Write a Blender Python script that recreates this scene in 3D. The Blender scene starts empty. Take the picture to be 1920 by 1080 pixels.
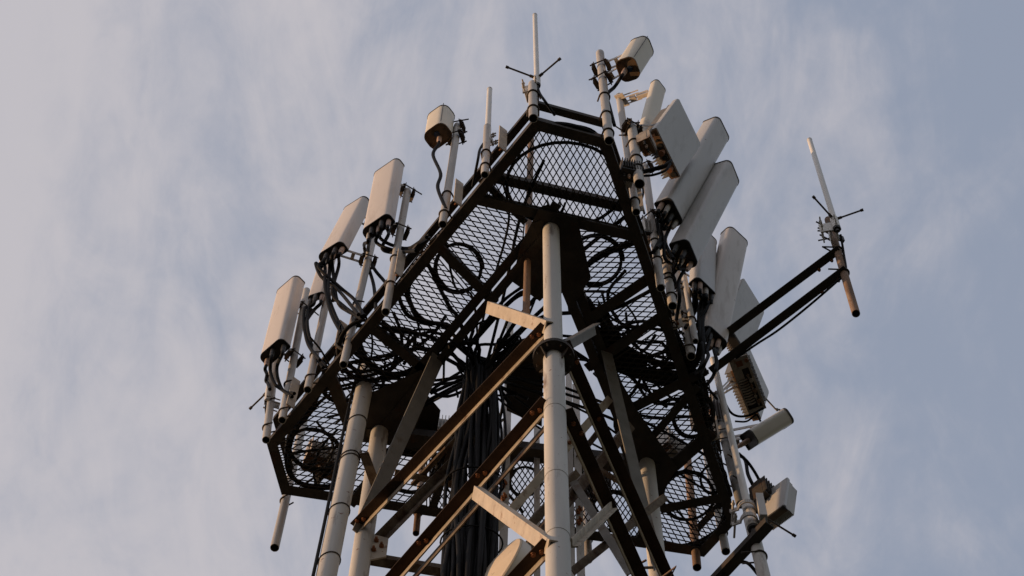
import bpy, math, random
from mathutils import Vector as V, Matrix
random.seed(7)
sc = bpy.context.scene
# ------------------------------------------------------------------ camera
F = 4551.86; P = 1.21625548; R = 0.02288553
CAM = V((-0.0925, -7.077, 1.6)); Z0 = 18.6
fw = V((0, math.cos(P), math.sin(P))); r0 = V((1, 0, 0)); u0 = r0.cross(fw)
RT = math.cos(R)*r0 + math.sin(R)*u0; UP = -math.sin(R)*r0 + math.cos(R)*u0
cd = bpy.data.cameras.new('camera'); cam = bpy.data.objects.new('camera', cd)
sc.collection.objects.link(cam); sc.camera = cam
cd.sensor_width = 36; cd.lens = F/1920*36; cd.clip_start = 0.1; cd.clip_end = 6000
M4 = Matrix((RT, UP, -fw)).transposed().to_4x4(); M4.translation = CAM; cam.matrix_world = M4
# ------------------------------------------------------------------ light
SUN_EL = math.radians(4.0); SUN_AZ = math.radians(173)      # direction to the sun, ccw from +x
sd = V((math.cos(SUN_AZ)*math.cos(SUN_EL), math.sin(SUN_AZ)*math.cos(SUN_EL), math.sin(SUN_EL)))
sl = bpy.data.lights.new('sun', 'SUN'); sl.energy = 3.6; sl.angle = math.radians(0.5); sl.color = (1.0, 0.62, 0.32)
so = bpy.data.objects.new('sun', sl); sc.collection.objects.link(so); so.location = (0, 0, 60)
so.rotation_euler = sd.to_track_quat('Z', 'Y').to_euler()
w = bpy.data.worlds.new('World'); sc.world = w; w.use_nodes = True
nt = w.node_tree; N = nt.nodes; L = nt.links; N.clear()
out = N.new('ShaderNodeOutputWorld'); bg = N.new('ShaderNodeBackground'); L.new(bg.outputs[0], out.inputs[0])
sky = N.new('ShaderNodeTexSky'); sky.sky_type = 'NISHITA'; sky.sun_disc = False
sky.sun_elevation = SUN_EL; sky.sun_rotation = math.atan2(sd.x, sd.y)
sky.dust_density = 1.5; bg.inputs['Strength'].default_value = 0.1
tc = N.new('ShaderNodeTexCoord')
def wnoise(rot, scale, nscale, det, dist):
    m = N.new('ShaderNodeMapping'); m.inputs['Rotation'].default_value = rot; m.inputs['Scale'].default_value = scale
    L.new(tc.outputs['Generated'], m.inputs[0])
    n = N.new('ShaderNodeTexNoise'); n.inputs['Scale'].default_value = nscale; n.inputs['Detail'].default_value = det
    n.inputs['Distortion'].default_value = dist; n.inputs['Roughness'].default_value = 0.58
    L.new(m.outputs[0], n.inputs[0]); return n.outputs[0]
def wmath(op, a, b):
    m = N.new('ShaderNodeMath'); m.operation = op
    for i, v in enumerate((a, b)):
        if isinstance(v, (int, float)): m.inputs[i].default_value = v
        else: L.new(v, m.inputs[i])
    return m.outputs[0]
n1 = wnoise((0, 0, 0.45), (1.0, 0.5, 1.0), 10.0, 10, 0.9)
n2 = wnoise((0, 0, -0.6), (1.0, 0.42, 1.0), 30.0, 9, 1.1)
n3 = wnoise((0, 0, 0.1), (1, 1, 1), 3.2, 3, 0.2)
sep = N.new('ShaderNodeSeparateXYZ'); L.new(tc.outputs['Generated'], sep.inputs[0])
cov = wmath('ADD', wmath('MULTIPLY', n1, 1.5), wmath('MULTIPLY', n2, 0.7))
cov = wmath('ADD', cov, wmath('MULTIPLY', n3, 0.7))
n4 = wnoise((0, 0, 0.9), (1.0, 0.6, 1.0), 70.0, 8, 0.8)
cov = wmath('ADD', cov, wmath('SUBTRACT', wmath('MULTIPLY', n4, 0.3), 0.15))
cov = wmath('SUBTRACT', cov, wmath('MULTIPLY', sep.outputs[0], 1.7))      # thicker cloud towards the sunset side
mr = N.new('ShaderNodeMapRange'); mr.interpolation_type = 'SMOOTHSTEP'
L.new(cov, mr.inputs[0]); mr.inputs[1].default_value = 1.04; mr.inputs[2].default_value = 2.0
mx = N.new('ShaderNodeMix'); mx.data_type = 'RGBA'
CLOUD = (5.35, 5.15, 5.50, 1); BLUE = (2.52, 2.78, 3.55, 1); LOW = (1.7, 1.35, 1.1, 1)
sc1 = N.new('ShaderNodeMix'); sc1.data_type = 'RGBA'; sc1.blend_type = 'ADD'; sc1.inputs[0].default_value = 1.0
lowm = N.new('ShaderNodeMapRange'); L.new(sep.outputs[2], lowm.inputs[0]); lowm.inputs[1].default_value = 0.15; lowm.inputs[2].default_value = 0.8
lw = N.new('ShaderNodeMix'); lw.data_type = 'RGBA'; L.new(lowm.outputs[0], lw.inputs[0]); lw.inputs[6].default_value = LOW; lw.inputs[7].default_value = BLUE
L.new(sky.outputs[0], sc1.inputs[6]); L.new(lw.outputs[2], sc1.inputs[7])    # high thin haze veil over the clear sky
L.new(mr.outputs[0], mx.inputs[0]); L.new(sc1.outputs[2], mx.inputs[6]); mx.inputs[7].default_value = CLOUD
L.new(mx.outputs[2], bg.inputs[0])
vs = sc.view_settings; vs.view_transform = 'Standard'; vs.look = 'None'; vs.exposure = 0.0; vs.gamma = 1
vs.use_curve_mapping = False
sc.cycles.diffuse_bounces = 1; sc.cycles.glossy_bounces = 2
# ------------------------------------------------------------------ picture geometry
def ray(x, y): return (RT*((x-960)/F) - UP*((y-540)/F) + fw).normalized()
def hz(x, y, z=Z0): d = ray(x, y); return CAM + d*((z-CAM.z)/d.z)
def near_line(ref, x, y):                    # the point seen at x, y that is closest to the plumb line through ref
    d = ray(x, y); wv = CAM - ref
    t = -(d.x*wv.x + d.y*wv.y)/(d.x*d.x + d.y*d.y); return CAM + d*t
def pj(p):
    q = p - CAM; z = q.dot(fw); return (960 + F*q.dot(RT)/z, 540 - F*q.dot(UP)/z)
def on(base, py):                            # the point of the plumb line through base at image row py
    lo, hi = 5.0, 30.0
    for _ in range(50):
        m = (lo+hi)/2
        if pj(V((base.x, base.y, m)))[1] < py: hi = m
        else: lo = m
    return V((base.x, base.y, lo))
# ------------------------------------------------------------------ materials
RUST = (0.16, 0.06, 0.025)
def mat(name, base, rough=0.6, metal=0.0, var=0.15, vscale=12.0, dirt=None, dirt_amt=0.5, dscale=6.0, bump=0.1, streak=False, spec=0.5, specks=0.0):
    m = bpy.data.materials.new(name); m.use_nodes = True; t = m.node_tree; n = t.nodes; l = t.links
    b = n['Principled BSDF']; b.inputs['Roughness'].default_value = rough; b.inputs['Metallic'].default_value = metal; b.inputs['Specular IOR Level'].default_value = spec
    tc = n.new('ShaderNodeTexCoord'); mp = n.new('ShaderNodeMapping'); l.new(tc.outputs['Object'], mp.inputs[0])
    if streak: mp.inputs['Scale'].default_value = (1, 1, 0.16)
    a = n.new('ShaderNodeTexNoise'); a.inputs['Scale'].default_value = vscale; a.inputs['Detail'].default_value = 8
    l.new(mp.outputs[0], a.inputs[0])
    mr = n.new('ShaderNodeMapRange'); l.new(a.outputs[0], mr.inputs[0])
    mr.inputs[1].default_value = 0.3; mr.inputs[2].default_value = 0.7
    mr.inputs[3].default_value = 1-var; mr.inputs[4].default_value = 1+var
    hs = n.new('ShaderNodeHueSaturation'); hs.inputs['Color'].default_value = (*base, 1); l.new(mr.outputs[0], hs.inputs['Value'])
    col = hs.outputs[0]
    if dirt:
        c = n.new('ShaderNodeTexNoise'); c.inputs['Scale'].default_value = dscale; c.inputs['Detail'].default_value = 10
        c.inputs['Roughness'].default_value = 0.7; l.new(mp.outputs[0], c.inputs[0])
        r = n.new('ShaderNodeMapRange'); l.new(c.outputs[0], r.inputs[0])
        r.inputs[1].default_value = 0.72-dirt_amt*0.35; r.inputs[2].default_value = 0.80-dirt_amt*0.2
        x = n.new('ShaderNodeMix'); x.data_type = 'RGBA'; l.new(r.outputs[0], x.inputs[0]); l.new(col, x.inputs[6])
        x.inputs[7].default_value = (*dirt, 1); col = x.outputs[2]
    if specks:
        for sc_, th, cc in ((22, 0.735, RUST), (60, 0.745, (0.16, 0.11, 0.08))):
            c = n.new('ShaderNodeTexNoise'); c.inputs['Scale'].default_value = sc_; c.inputs['Detail'].default_value = 3; l.new(tc.outputs['Object'], c.inputs[0])
            r = n.new('ShaderNodeMapRange'); l.new(c.outputs[0], r.inputs[0]); r.inputs[1].default_value = th-specks*.05; r.inputs[2].default_value = th+.05-specks*.05
            x = n.new('ShaderNodeMix'); x.data_type = 'RGBA'; l.new(r.outputs[0], x.inputs[0]); l.new(col, x.inputs[6]); x.inputs[7].default_value = (*cc, 1); col = x.outputs[2]
    l.new(col, b.inputs['Base Color'])
    if bump:
        bn = n.new('ShaderNodeTexNoise'); bn.inputs['Scale'].default_value = 90; bn.inputs['Detail'].default_value = 6
        l.new(tc.outputs['Object'], bn.inputs[0])
        bp = n.new('ShaderNodeBump'); bp.inputs['Strength'].default_value = bump; bp.inputs['Distance'].default_value = 0.004
        l.new(bn.outputs[0], bp.inputs['Height']); l.new(bp.outputs[0], b.inputs['Normal'])
    return m
GALV = mat('galvanised_pipe', (0.47, 0.445, 0.42), 0.55, 0.15, 0.16, 9, (0.20, 0.14, 0.10), 0.46, 7, 0.25, True, specks=.5)
LEG = mat('painted_leg', (0.53, 0.51, 0.485), 0.6, 0, 0.12, 7, (0.15, 0.10, 0.07), 0.42, 9, 0.25, True, specks=.8)
STEEL = mat('painted_angle_steel', (0.058, 0.050, 0.044), 0.7, 0, 0.3, 9, (0.075, 0.036, 0.02), 0.5, 5, 0.3, spec=0.2)
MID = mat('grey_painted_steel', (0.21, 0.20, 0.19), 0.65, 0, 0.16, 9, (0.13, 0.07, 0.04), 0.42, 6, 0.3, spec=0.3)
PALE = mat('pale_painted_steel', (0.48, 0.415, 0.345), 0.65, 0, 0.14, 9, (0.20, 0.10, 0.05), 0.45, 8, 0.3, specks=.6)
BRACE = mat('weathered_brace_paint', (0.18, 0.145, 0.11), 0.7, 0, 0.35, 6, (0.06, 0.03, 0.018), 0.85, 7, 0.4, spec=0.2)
SHADE_RUST = mat('rust_and_shade_flange', (0.050, 0.032, 0.024), 0.85, 0, 0.35, 7, (0.09, 0.042, 0.024), 0.35, 12, 0.5, spec=0.15)  # rust brown taken near black, so the colour carries the flange's shade
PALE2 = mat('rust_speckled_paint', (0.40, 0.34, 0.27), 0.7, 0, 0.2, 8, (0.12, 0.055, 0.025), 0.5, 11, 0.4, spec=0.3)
GRAT = mat('expanded_mesh_steel', (0.045, 0.036, 0.03), 0.7, 0, 0.2, 20, (0.07, 0.035, 0.02), 0.4, 4, 0, spec=0.2)
RUSTY = mat('rusty_pipe', (0.21, 0.13, 0.085), 0.85, 0, 0.3, 16, (0.38, 0.31, 0.27), 0.55, 9, 0.5, True)
RUSTB = mat('rusty_bolt', (0.22, 0.085, 0.035), 0.85, 0, 0.3, 40, None, 0, 0, 0.4)
RADOME = mat('radome_plastic', (0.63, 0.575, 0.54), 0.45, 0, 0.07, 3, (0.48, 0.42, 0.37), 0.56, 9, 0.06, True, specks=.15)
RADOME2 = mat('cream_radome_plastic', (0.72, 0.65, 0.53), 0.45, 0, 0.05, 4, (0.36, 0.30, 0.22), 0.32, 5, 0.05)
RADG = mat('grey_radome_plastic', (0.54, 0.525, 0.52), 0.4, 0, 0.05, 3, (0.44, 0.42, 0.40), 0.55, 9, 0.06, True, specks=.15)
WHITE = mat('white_fibreglass', (0.72, 0.69, 0.65), 0.4, 0, 0.06, 6, (0.5, 0.45, 0.38), 0.12, 5, 0.08)
DARK = mat('dark_plastic', (0.028, 0.025, 0.025), 0.55, 0, 0.2, 12, None, 0, 0, 0.1)
TRIM = mat('dark_rim', (0.05, 0.045, 0.045), 0.6, 0, 0.1, 12, None, 0, 0, 0)
BOTT = mat('brown_bottom_cap', (0.17, 0.11, 0.07), 0.7, 0, 0.3, 18, (0.05, 0.035, 0.03), 0.6, 14, 0.2)
CONN = mat('connector_sleeve', (0.50, 0.36, 0.30), 0.6, 0, 0.15, 30, (0.16, 0.12, 0.11), 0.4, 25, 0.1)
BLK = mat('black_cable_rubber', (0.007, 0.007, 0.008), 0.7, 0, 0.2, 10, None, 0, 0, 0, spec=0.15)
RING = mat('dark_clamp', (0.06, 0.045, 0.035), 0.6, 0.3, 0.3, 20, RUST, 0.4, 10, 0)
FINS = mat('cast_radio_housing', (0.42, 0.36, 0.30), 0.6, 0, 0.2, 12, (0.17, 0.085, 0.04), 0.6, 9, 0.2)
RBOT = mat('rusty_radio_base', (0.19, 0.105, 0.055), 0.7, 0, 0.3, 18, (0.06, 0.03, 0.02), 0.6, 12, 0.3)
HOLE = mat('pipe_bore', (0.02, 0.018, 0.016), 0.9, 0, 0.1, 12, None, 0, 0, 0)
BLUE_C = mat('blue_plug', (0.02, 0.05, 0.12), 0.5, 0, 0.1, 12, None, 0, 0, 0)
DISH = mat('dish_paint', (0.70, 0.58, 0.44), 0.5, 0, 0.06, 5, (0.30, 0.22, 0.15), 0.35, 14, 0.1)
SOIL = mat('dry_grass_ground', (0.038, 0.034, 0.022), 0.95, 0, 0.3, 0.6, (0.028, 0.032, 0.014), 0.9, 0.2, 0)
# ------------------------------------------------------------------ mesh builder
class MB:
    def __init__(s): s.v = []; s.f = []; s.sm = []; s.mi = []
    def add(s, vs, fs, smooth=False, mi=0):
        o = len(s.v); s.v += [tuple(x) for x in vs]
        for f in fs: s.f.append(tuple(i+o for i in f)); s.sm.append(smooth); s.mi.append(mi)
    def box(s, o, a, b, c, mi=0):            # corner o and three edge vectors
        q = [o, o+a, o+a+b, o+b, o+c, o+a+c, o+a+b+c, o+b+c]
        s.add(q, [(0, 3, 2, 1), (4, 5, 6, 7), (0, 1, 5, 4), (1, 2, 6, 5), (2, 3, 7, 6), (3, 0, 4, 7)], mi=mi); return s
    def cbox(s, c, a, b, d, mi=0): return s.box(c-(a+b+d)/2, a, b, d, mi)
    def tube(s, pts, r, n=12, caps=True, mi=0, close=False):
        pts = [V(p) for p in pts]; m = len(pts); rings = []
        rs = r if isinstance(r, (list, tuple)) else [r]*m
        prev = None
        for i, p in enumerate(pts):
            if close: d = pts[(i+1) % m]-pts[i-1]
            else: d = pts[min(i+1, m-1)]-pts[max(i-1, 0)]
            d.normalize()
            if prev is None:
                a = V((0, 0, 1)) if abs(d.z) < .9 else V((1, 0, 0)); x = d.cross(a).normalized()
            else:
                x = (prev - d*prev.dot(d))
                x = x.normalized() if x.length > 1e-6 else d.orthogonal().normalized()
            y = d.cross(x); prev = x
            rings.append([p + (x*math.cos(2*math.pi*k/n) + y*math.sin(2*math.pi*k/n))*rs[i] for k in range(n)])
        vs = [q for rg in rings for q in rg]; fs = []
        for i in range(m if close else m-1):
            for k in range(n):
                j = (i+1) % m; k2 = (k+1) % n
                fs.append((i*n+k, i*n+k2, j*n+k2, j*n+k))
        s.add(vs, fs, True, mi)
        if caps and not close:
            s.add(rings[0], [tuple(range(n))[::-1]], False, mi); s.add(rings[-1], [tuple(range(n))], False, mi)
        return s
    def pipe(s, a, b, r, bore=0.3, n=20, wall=0.006, steps=1):   # open at the lower end a, capped at b
        a = V(a); b = V(b); d = (b-a).normalized(); x = d.orthogonal().normalized(); y = d.cross(x)
        ring = lambda c, q: [c + (x*math.cos(2*math.pi*k/n)+y*math.sin(2*math.pi*k/n))*q for k in range(n)]
        s.tube([a.lerp(b, i/steps) for i in range(steps+1)], r, n, False)
        s.add(ring(b, r), [tuple(range(n))])
        ri = r-wall; bore = min(bore, (b-a).length*0.8)
        q = [(k, (k+1) % n, n+(k+1) % n, n+k) for k in range(n)]
        s.add(ring(a, r)+ring(a, ri), q); s.add(ring(a, ri)+ring(a+d*bore, ri), [f[::-1] for f in q], True, 1)
        s.add(ring(a+d*bore, ri), [tuple(range(n))[::-1]], False, 1); return s
    def ell(s, p0, p1, m, n, w1, w2, t=0.008, mi=0):    # angle section: flange along m, flange along n
        p0 = V(p0); p1 = V(p1); ax = p1-p0; d = ax.normalized(); m = V(m); m = (m-d*m.dot(d)).normalized()
        nn = d.cross(m); nn = nn if nn.dot(V(n)) > 0 else -nn
        s.box(p0, ax, m*w1, nn*t, mi); s.box(p0+nn*t, ax, m*t, nn*(w2-t)); return s
    def prism(s, poly, h, mi=0):                  # poly: list of Vectors, h: vector
        k = len(poly); vs = list(poly)+[p+h for p in poly]
        s.add(vs, [tuple(range(k))[::-1], tuple(range(k, 2*k))]+[(i, (i+1) % k, k+(i+1) % k, k+i) for i in range(k)], mi=mi); return s
    def bolt(s, c, d, r=0.014, h=0.016, mi=0):
        d = V(d).normalized(); return s.tube([V(c), V(c)+d*h], r, 6, True, mi).tube([V(c)+d*h, V(c)+d*(h+.018)], r*.55, 8, True, mi)
    def build(s, name, mats, parent=None):
        me = bpy.data.meshes.new(name); me.from_pydata([tuple(v) for v in s.v], [], s.f)
        for m in (mats if isinstance(mats, (list, tuple)) else [mats]): me.materials.append(m)
        for p, a, b in zip(me.polygons, s.sm, s.mi): p.use_smooth = a; p.material_index = b
        me.update(); o = bpy.data.objects.new(name, me); sc.collection.objects.link(o)
        if parent is not None:
            o.parent = parent; o.matrix_parent_inverse = Matrix.Translation(-parent_loc(parent))
        return o
def parent_loc(p):
    l = V(p.location)
    return l if p.parent is None else l   # parts are built in world coordinates with themselves at the origin
def thing(name, label, cat, loc, group=None):
    o = bpy.data.objects.new(name, None); sc.collection.objects.link(o); o.location = V(loc); o.empty_display_size = .2
    return tag(o, label, cat, group)
def tag(o, label, cat, group=None, kind=None):
    if label: o['label'] = label
    if cat: o['category'] = cat
    if group: o['group'] = group
    if kind: o['kind'] = kind
    return o
def sub(mb, name, m, part): return mb.build(name, m, part)
def smooth(pts, k=8):                        # Catmull-Rom
    pts = [V(p) for p in pts]; q = [pts[0]*2-pts[1]]+pts+[pts[-1]*2-pts[-2]]; o = []
    for i in range(1, len(q)-2):
        a, b, c, d = q[i-1:i+3]
        for j in range(k):
            t = j/k; o.append(((b*2)+(c-a)*t+(a*2-b*5+c*4-d)*t*t+(b*3-a-c*3+d)*t*t*t)*.5)
    return o+[pts[-1]]
# ------------------------------------------------------------------ ground
g = MB(); NR = 48
gv = [V((0, 0, 0))]+[V((math.cos(2*math.pi*k/NR)*3000, math.sin(2*math.pi*k/NR)*3000, 0)) for k in range(NR)]
g.add(gv, [(0, k+1, (k+1) % NR+1) for k in range(NR)]); tag(g.build('ground', SOIL), None, None, None, 'structure')
# ------------------------------------------------------------------ lattice tower
near = hz(1033, 430); left = hz(712, 810); right = hz(1212, 870)
cen = (near+left+right)/3
O_L = V((-(left-near).y, (left-near).x, 0)).normalized(); O_L = O_L if O_L.dot(near-right) > 0 else -O_L
O_R = V((-(right-near).y, (right-near).x, 0)).normalized(); O_R = O_R if O_R.dot(near-left) > 0 else -O_R
O_B = V((-(right-left).y, (right-left).x, 0)).normalized(); O_B = O_B if O_B.dot(left-near) > 0 else -O_B
DN = V((0, 0, -1)); UPZ = V((0, 0, 1))
tw = thing('lattice_tower', 'three legged lattice tower of pale tubular legs and rusty angle braces carrying the platform', 'tower', (cen.x, cen.y, 0))
for b, r in ((near, .062), (left, .068), (right, .065)):
    fl = on(near, 672).z if b is near else 11.5
    mb = MB(); mb.tube([V((b.x, b.y, 0)), V((b.x, b.y, fl))], r*1.1, 32); mb.tube([V((b.x, b.y, fl)), V((b.x, b.y, Z0-.01))], r, 32)
    lg = mb.build('leg', LEG, tw)
    f = MB(); n = 32
    ring = lambda z, q: [V((b.x+math.cos(2*math.pi*k/n)*q, b.y+math.sin(2*math.pi*k/n)*q, z)) for k in range(n)]
    for z0, z1 in ((fl-.02, fl-.002), (fl+.002, fl+.02)):
        qs = [(k, (k+1) % n, n+(k+1) % n, n+k) for k in range(n)]
        f.add(ring(z0, r)+ring(z0, .135), qs); f.add(ring(z0, .135)+ring(z1, .135), qs); f.add(ring(z1, .135)+ring(z1, r), qs)
    for k in range(4):
        a = k*math.pi/2+.8; dr = V((math.cos(a), math.sin(a), 0)); tn = V((-dr.y, dr.x, 0))
        c0 = V((b.x, b.y, fl-.02))+dr*r*1.08-tn*.004
        f.prism([c0, c0+dr*.06, c0-UPZ*.1], tn*.008)
    for k in range(8):
        a = k*math.pi/4+.4; f.bolt(V((b.x+math.cos(a)*.112, b.y+math.sin(a)*.112, fl-.018)), DN, .011, .014)
    f.build('flange', STEEL, lg)
    if b is near:                                   # weld seams
        sm = MB()
        for py in (775, 900, 1010): 
            q = on(b, py); sm.tube([q-UPZ*.004, q+UPZ*.004], r*1.1+.0025, 32)
        sm.build('weld_seam', LEG, lg)
def brace(p0, p1, m, n, w1, w2, mt=BRACE, nm='diagonal_brace', t=0.009, bolts=(), label=None):
    shade_flange = nm == 'diagonal_brace'                 # underside shade painted into the broad flange, over some rust
    o = MB().ell(p0, p1, m, n, w1, w2, t, 1 if shade_flange else 0).build(nm, [PALE2, SHADE_RUST] if shade_flange else mt, tw)
    if label: o['label'] = label
    if bolts:
        d = (V(p1)-V(p0)).normalized(); mm = V(m); mm = (mm-d*mm.dot(d)).normalized(); nn = d.cross(mm); nn = nn if nn.dot(V(n)) > 0 else -nn
        for s_, u_ in bolts:                          # bolts go through the first flange
            q = V(p0).lerp(V(p1), s_)+mm*u_
            MB().tube([q-nn*.012, q+nn*(t+.012)], .016, 6).tube([q-nn*.03, q+nn*(t+.02)], .009, 8).build('bolt', RUSTB, o)
    return o
def face_brace(p0, p1, facing, w1, w2, mt=PALE, nm='sub_brace', label=None, side=1):
    d = (V(p1)-V(p0)).normalized(); m = d.cross(V(facing)).normalized()*side; n = m.cross(d); n = -n if n.dot(V(facing)) > 0 else n
    return brace(V(p0)-m*w1/2, V(p1)-m*w1/2, m, n, w1, w2, mt, nm, label=label)
e1 = on(near, 622)+O_L*.03; e2 = on(left, 1000)+O_L*.05
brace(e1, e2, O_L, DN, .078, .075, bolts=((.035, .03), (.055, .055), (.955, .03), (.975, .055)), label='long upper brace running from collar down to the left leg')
e3 = on(near, 762)+O_L*.03; e4 = on(left, 1215)+O_L*.05
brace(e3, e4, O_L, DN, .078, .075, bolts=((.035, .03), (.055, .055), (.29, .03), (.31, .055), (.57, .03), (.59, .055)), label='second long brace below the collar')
brace(e3-O_L*.045-UPZ*.04, e4-O_L*.045-UPZ*.04, O_L*-1, DN, .02, .085, nm='brace_stiffener')
e5 = on(near, 1040)+O_L*.07; e6 = e3.lerp(e4, .345)+O_L*.03-UPZ*.10
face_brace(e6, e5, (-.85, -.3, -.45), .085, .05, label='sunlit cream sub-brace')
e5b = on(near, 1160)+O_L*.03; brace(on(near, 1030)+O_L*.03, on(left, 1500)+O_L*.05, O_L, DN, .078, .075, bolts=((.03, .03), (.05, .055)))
h1 = hz(912, 576, Z0-.75)
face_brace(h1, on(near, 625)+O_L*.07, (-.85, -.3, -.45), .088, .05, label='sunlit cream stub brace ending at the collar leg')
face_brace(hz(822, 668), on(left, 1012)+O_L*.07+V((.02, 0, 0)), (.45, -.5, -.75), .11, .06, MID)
brace(hz(935, 790, Z0-.6), on(left, 1010)-O_L*.08+V((.03, 0, 0)), (.8, -.6, 0), UPZ, .09, .07, BRACE, 'back_brace')
brace(on(left, 1042)+V((.05, 0, 0)), hz(845, 1068, on(left, 1050).z+.1), (0, 1, 0), UPZ, .07, .06, BRACE, 'horizontal_strut')
# right-hand face
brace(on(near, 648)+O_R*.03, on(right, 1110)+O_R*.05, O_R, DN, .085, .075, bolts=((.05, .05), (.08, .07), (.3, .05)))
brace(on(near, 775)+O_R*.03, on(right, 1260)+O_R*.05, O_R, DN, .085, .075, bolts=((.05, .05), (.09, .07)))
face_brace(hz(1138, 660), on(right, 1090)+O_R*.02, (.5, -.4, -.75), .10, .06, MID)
face_brace(on(near, 1018)+V((.07, 0, 0)), on(near, 775).lerp(on(right, 1260), .36)+O_R*.09, (-.6, -.2, -.7), .052, .04, PALE2, label='short pale sub-brace rising to the right of the collar leg')
brace(on(near, 640)+V((.05, 0, 0)), hz(1112, 607, Z0-.9), (.2, .9, -.3), (.6, .1, .6), .08, .05, MID, 'sub_brace')
# rear face, crossing behind the collar leg
bl = lambda y: on(left, y)+O_B*.02
br = lambda y: on(right, y)+O_B*.02
brace(hz(850, 1094, 15.6), hz(1150, 752, 18.2), (-.6, -.6, .3), (0, 1, -.3), .06, .06, PALE2, 'back_brace', bolts=((.3, .04), (.72, .04)))
brace(hz(925, 1094, 15.7), hz(1180, 790, 18.3), (.6, .6, 0), (0, 1, -.3), .07, .07, BRACE, 'back_brace')
brace(hz(1068, 905, 17.2), hz(1175, 1078, 15.8), (.6, -.3, .3), (0, 1, 0), .055, .05, MID, 'back_brace')
brace(hz(1070, 1065, 15.9), hz(1245, 925, 17.2), (.6, .6, 0), (0, 1, -.3), .055, .05, BRACE, 'back_brace')
brace(hz(985, 985, 16.7), hz(1080, 880, 17.6), (.6, .6, 0), (0, 1, -.3), .055, .05, BRACE, 'back_brace')
for k, (p_, q_) in enumerate((((770, 905), (868, 800)), ((742, 880), (862, 905)), ((1100, 860), (1175, 905)), ((1130, 790), (1075, 860)))):
    brace(hz(*p_, Z0-.25-.1*k), hz(*q_, Z0-.2), (.6, .6, 0), (0, 1, -.3), .045, .045, BRACE, 'hanger_angle')
# gusset plates with rusty bolts at the left leg joint
gp = MB(); q = on(left, 1020); x_ = V((1, 0, 0)); 
gp.prism([q+V((.05, -.02, .12)), q+V((.17, -.02, .06)), q+V((.17, -.02, -.22)), q+V((.05, -.02, -.28))], V((0, .012, 0)))
go = gp.build('gusset_plate', PALE, tw)
gb = MB()
for dx, dz in ((.09, 0), (.13, -.08), (.08, -.14)): gb.bolt(q+V((dx, -.02, dz)), (0, -1, 0), .017, .02)
gb.build('bolt', RUSTB, go)
# upright angles inside the tower
def upright(px0, px1, z0, flip, wd=.075, bl_=()):
    a = hz(*px0, z0); b = near_line(a, *px1); a = b.lerp(a, 1.6)
    o = MB().ell(a, b, (1 if not flip else -1, -.1, 0), (0, 1, 0), wd, .06, .007).build('upright_angle', LEG, tw)
    if bl_:
        bb = MB()
        for py in bl_:
            q = on(V(((a.x+b.x)/2, (a.y+b.y)/2, 0)), py)
            for s_ in (-.0, .05): bb.bolt(q+V((.02+s_*.3, -.01, s_)), (-.3, -1, -.2), .016, .022)
        bb.build('bolt', RUSTB, o)
upright((936, 1010), (950, 600), 16.9, False, .06, (915, 940))
upright((1064, 1000), (1060, 660), 17.0, False, .05)
upright((1080, 1000), (1073, 720), 17.0, False, .055, (965, 985))
upright((1001, 985), (1001, 800), 17.4, False, .045)
# ------------------------------------------------------------------ antenna platform
ZC = [0]
def zj(): ZC[0] += 1; return 0.0023*(ZC[0] % 9)
pf = thing('antenna_platform', 'dark triangular antenna platform with diamond mesh floor and cut-off corners on top of the tower', 'platform', (cen.x, cen.y, Z0))
OUT = [hz(1003, 224), hz(1143, 262), hz(1383, 978), hz(1320, 1046), hz(528, 928), hz(500, 832)]
def inward(a, b):
    n = V((-(b-a).y, (b-a).x, 0)).normalized(); return n if n.dot(cen-a) > 0 else -n
for k in range(6):
    a, b = OUT[k], OUT[(k+1) % 6]; n = inward(a, b); d = (b-a).normalized()
    for nm, dz, wd, hh, ex in (('edge_beam', 0, .078, .085, 0), ('upper_rail', .46, .055, .06, 0)):
        z = V((0, 0, dz+zj()))
        if nm == 'upper_rail' and k in (3,): continue
        MB().ell(a+z+d*ex, b+z-d*ex, n, UPZ, wd, hh, .008).build(nm, STEEL, pf)
# grey web plates joining beam and rail, with bolts
def edge_at(k, s): return OUT[k].lerp(OUT[(k+1) % 6], s)
def on_edge_px(k, px, py):                     # the point of edge k nearest to pixel px, py
    best = min((abs(pj(edge_at(k, i/400))[0]-px)*1.0+abs(pj(edge_at(k, i/400))[1]-py), i) for i in range(401)); return edge_at(k, best[1]/400)
def web(k, px, py, wpl=.10):
    p = on_edge_px(k, px, py); a, b = OUT[k], OUT[(k+1) % 6]; d = (b-a).normalized(); n = inward(a, b)
    q = p-n*.075+UPZ*.03
    o = MB().box(q, d*.008, n*.072, UPZ*.54).build('web_plate', PALE, pf)
    bb = MB()
    for dz in (.06, .5): bb.bolt(q+n*.036+UPZ*dz, -d, .013, .014)
    bb.build('bolt', RUSTB, o)
for px, py in ((953, 290), (868, 392), (757, 525), (640, 662), (553, 772)): web(5, px, py)
for px, py in ((1190, 400), (1262, 620), (1330, 830)): web(1, px, py)
def pbeam(a, b, wd=.07, hh=.07, nm='cross_beam', dz=0, side=1, mt=STEEL):
    d = (b-a).normalized(); m = V((-d.y, d.x, 0))*side; z = V((0, 0, .012+dz+zj()))
    return MB().ell(a+z, b+z, m, UPZ, wd, hh, .008).build(nm, mt, pf)
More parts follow.
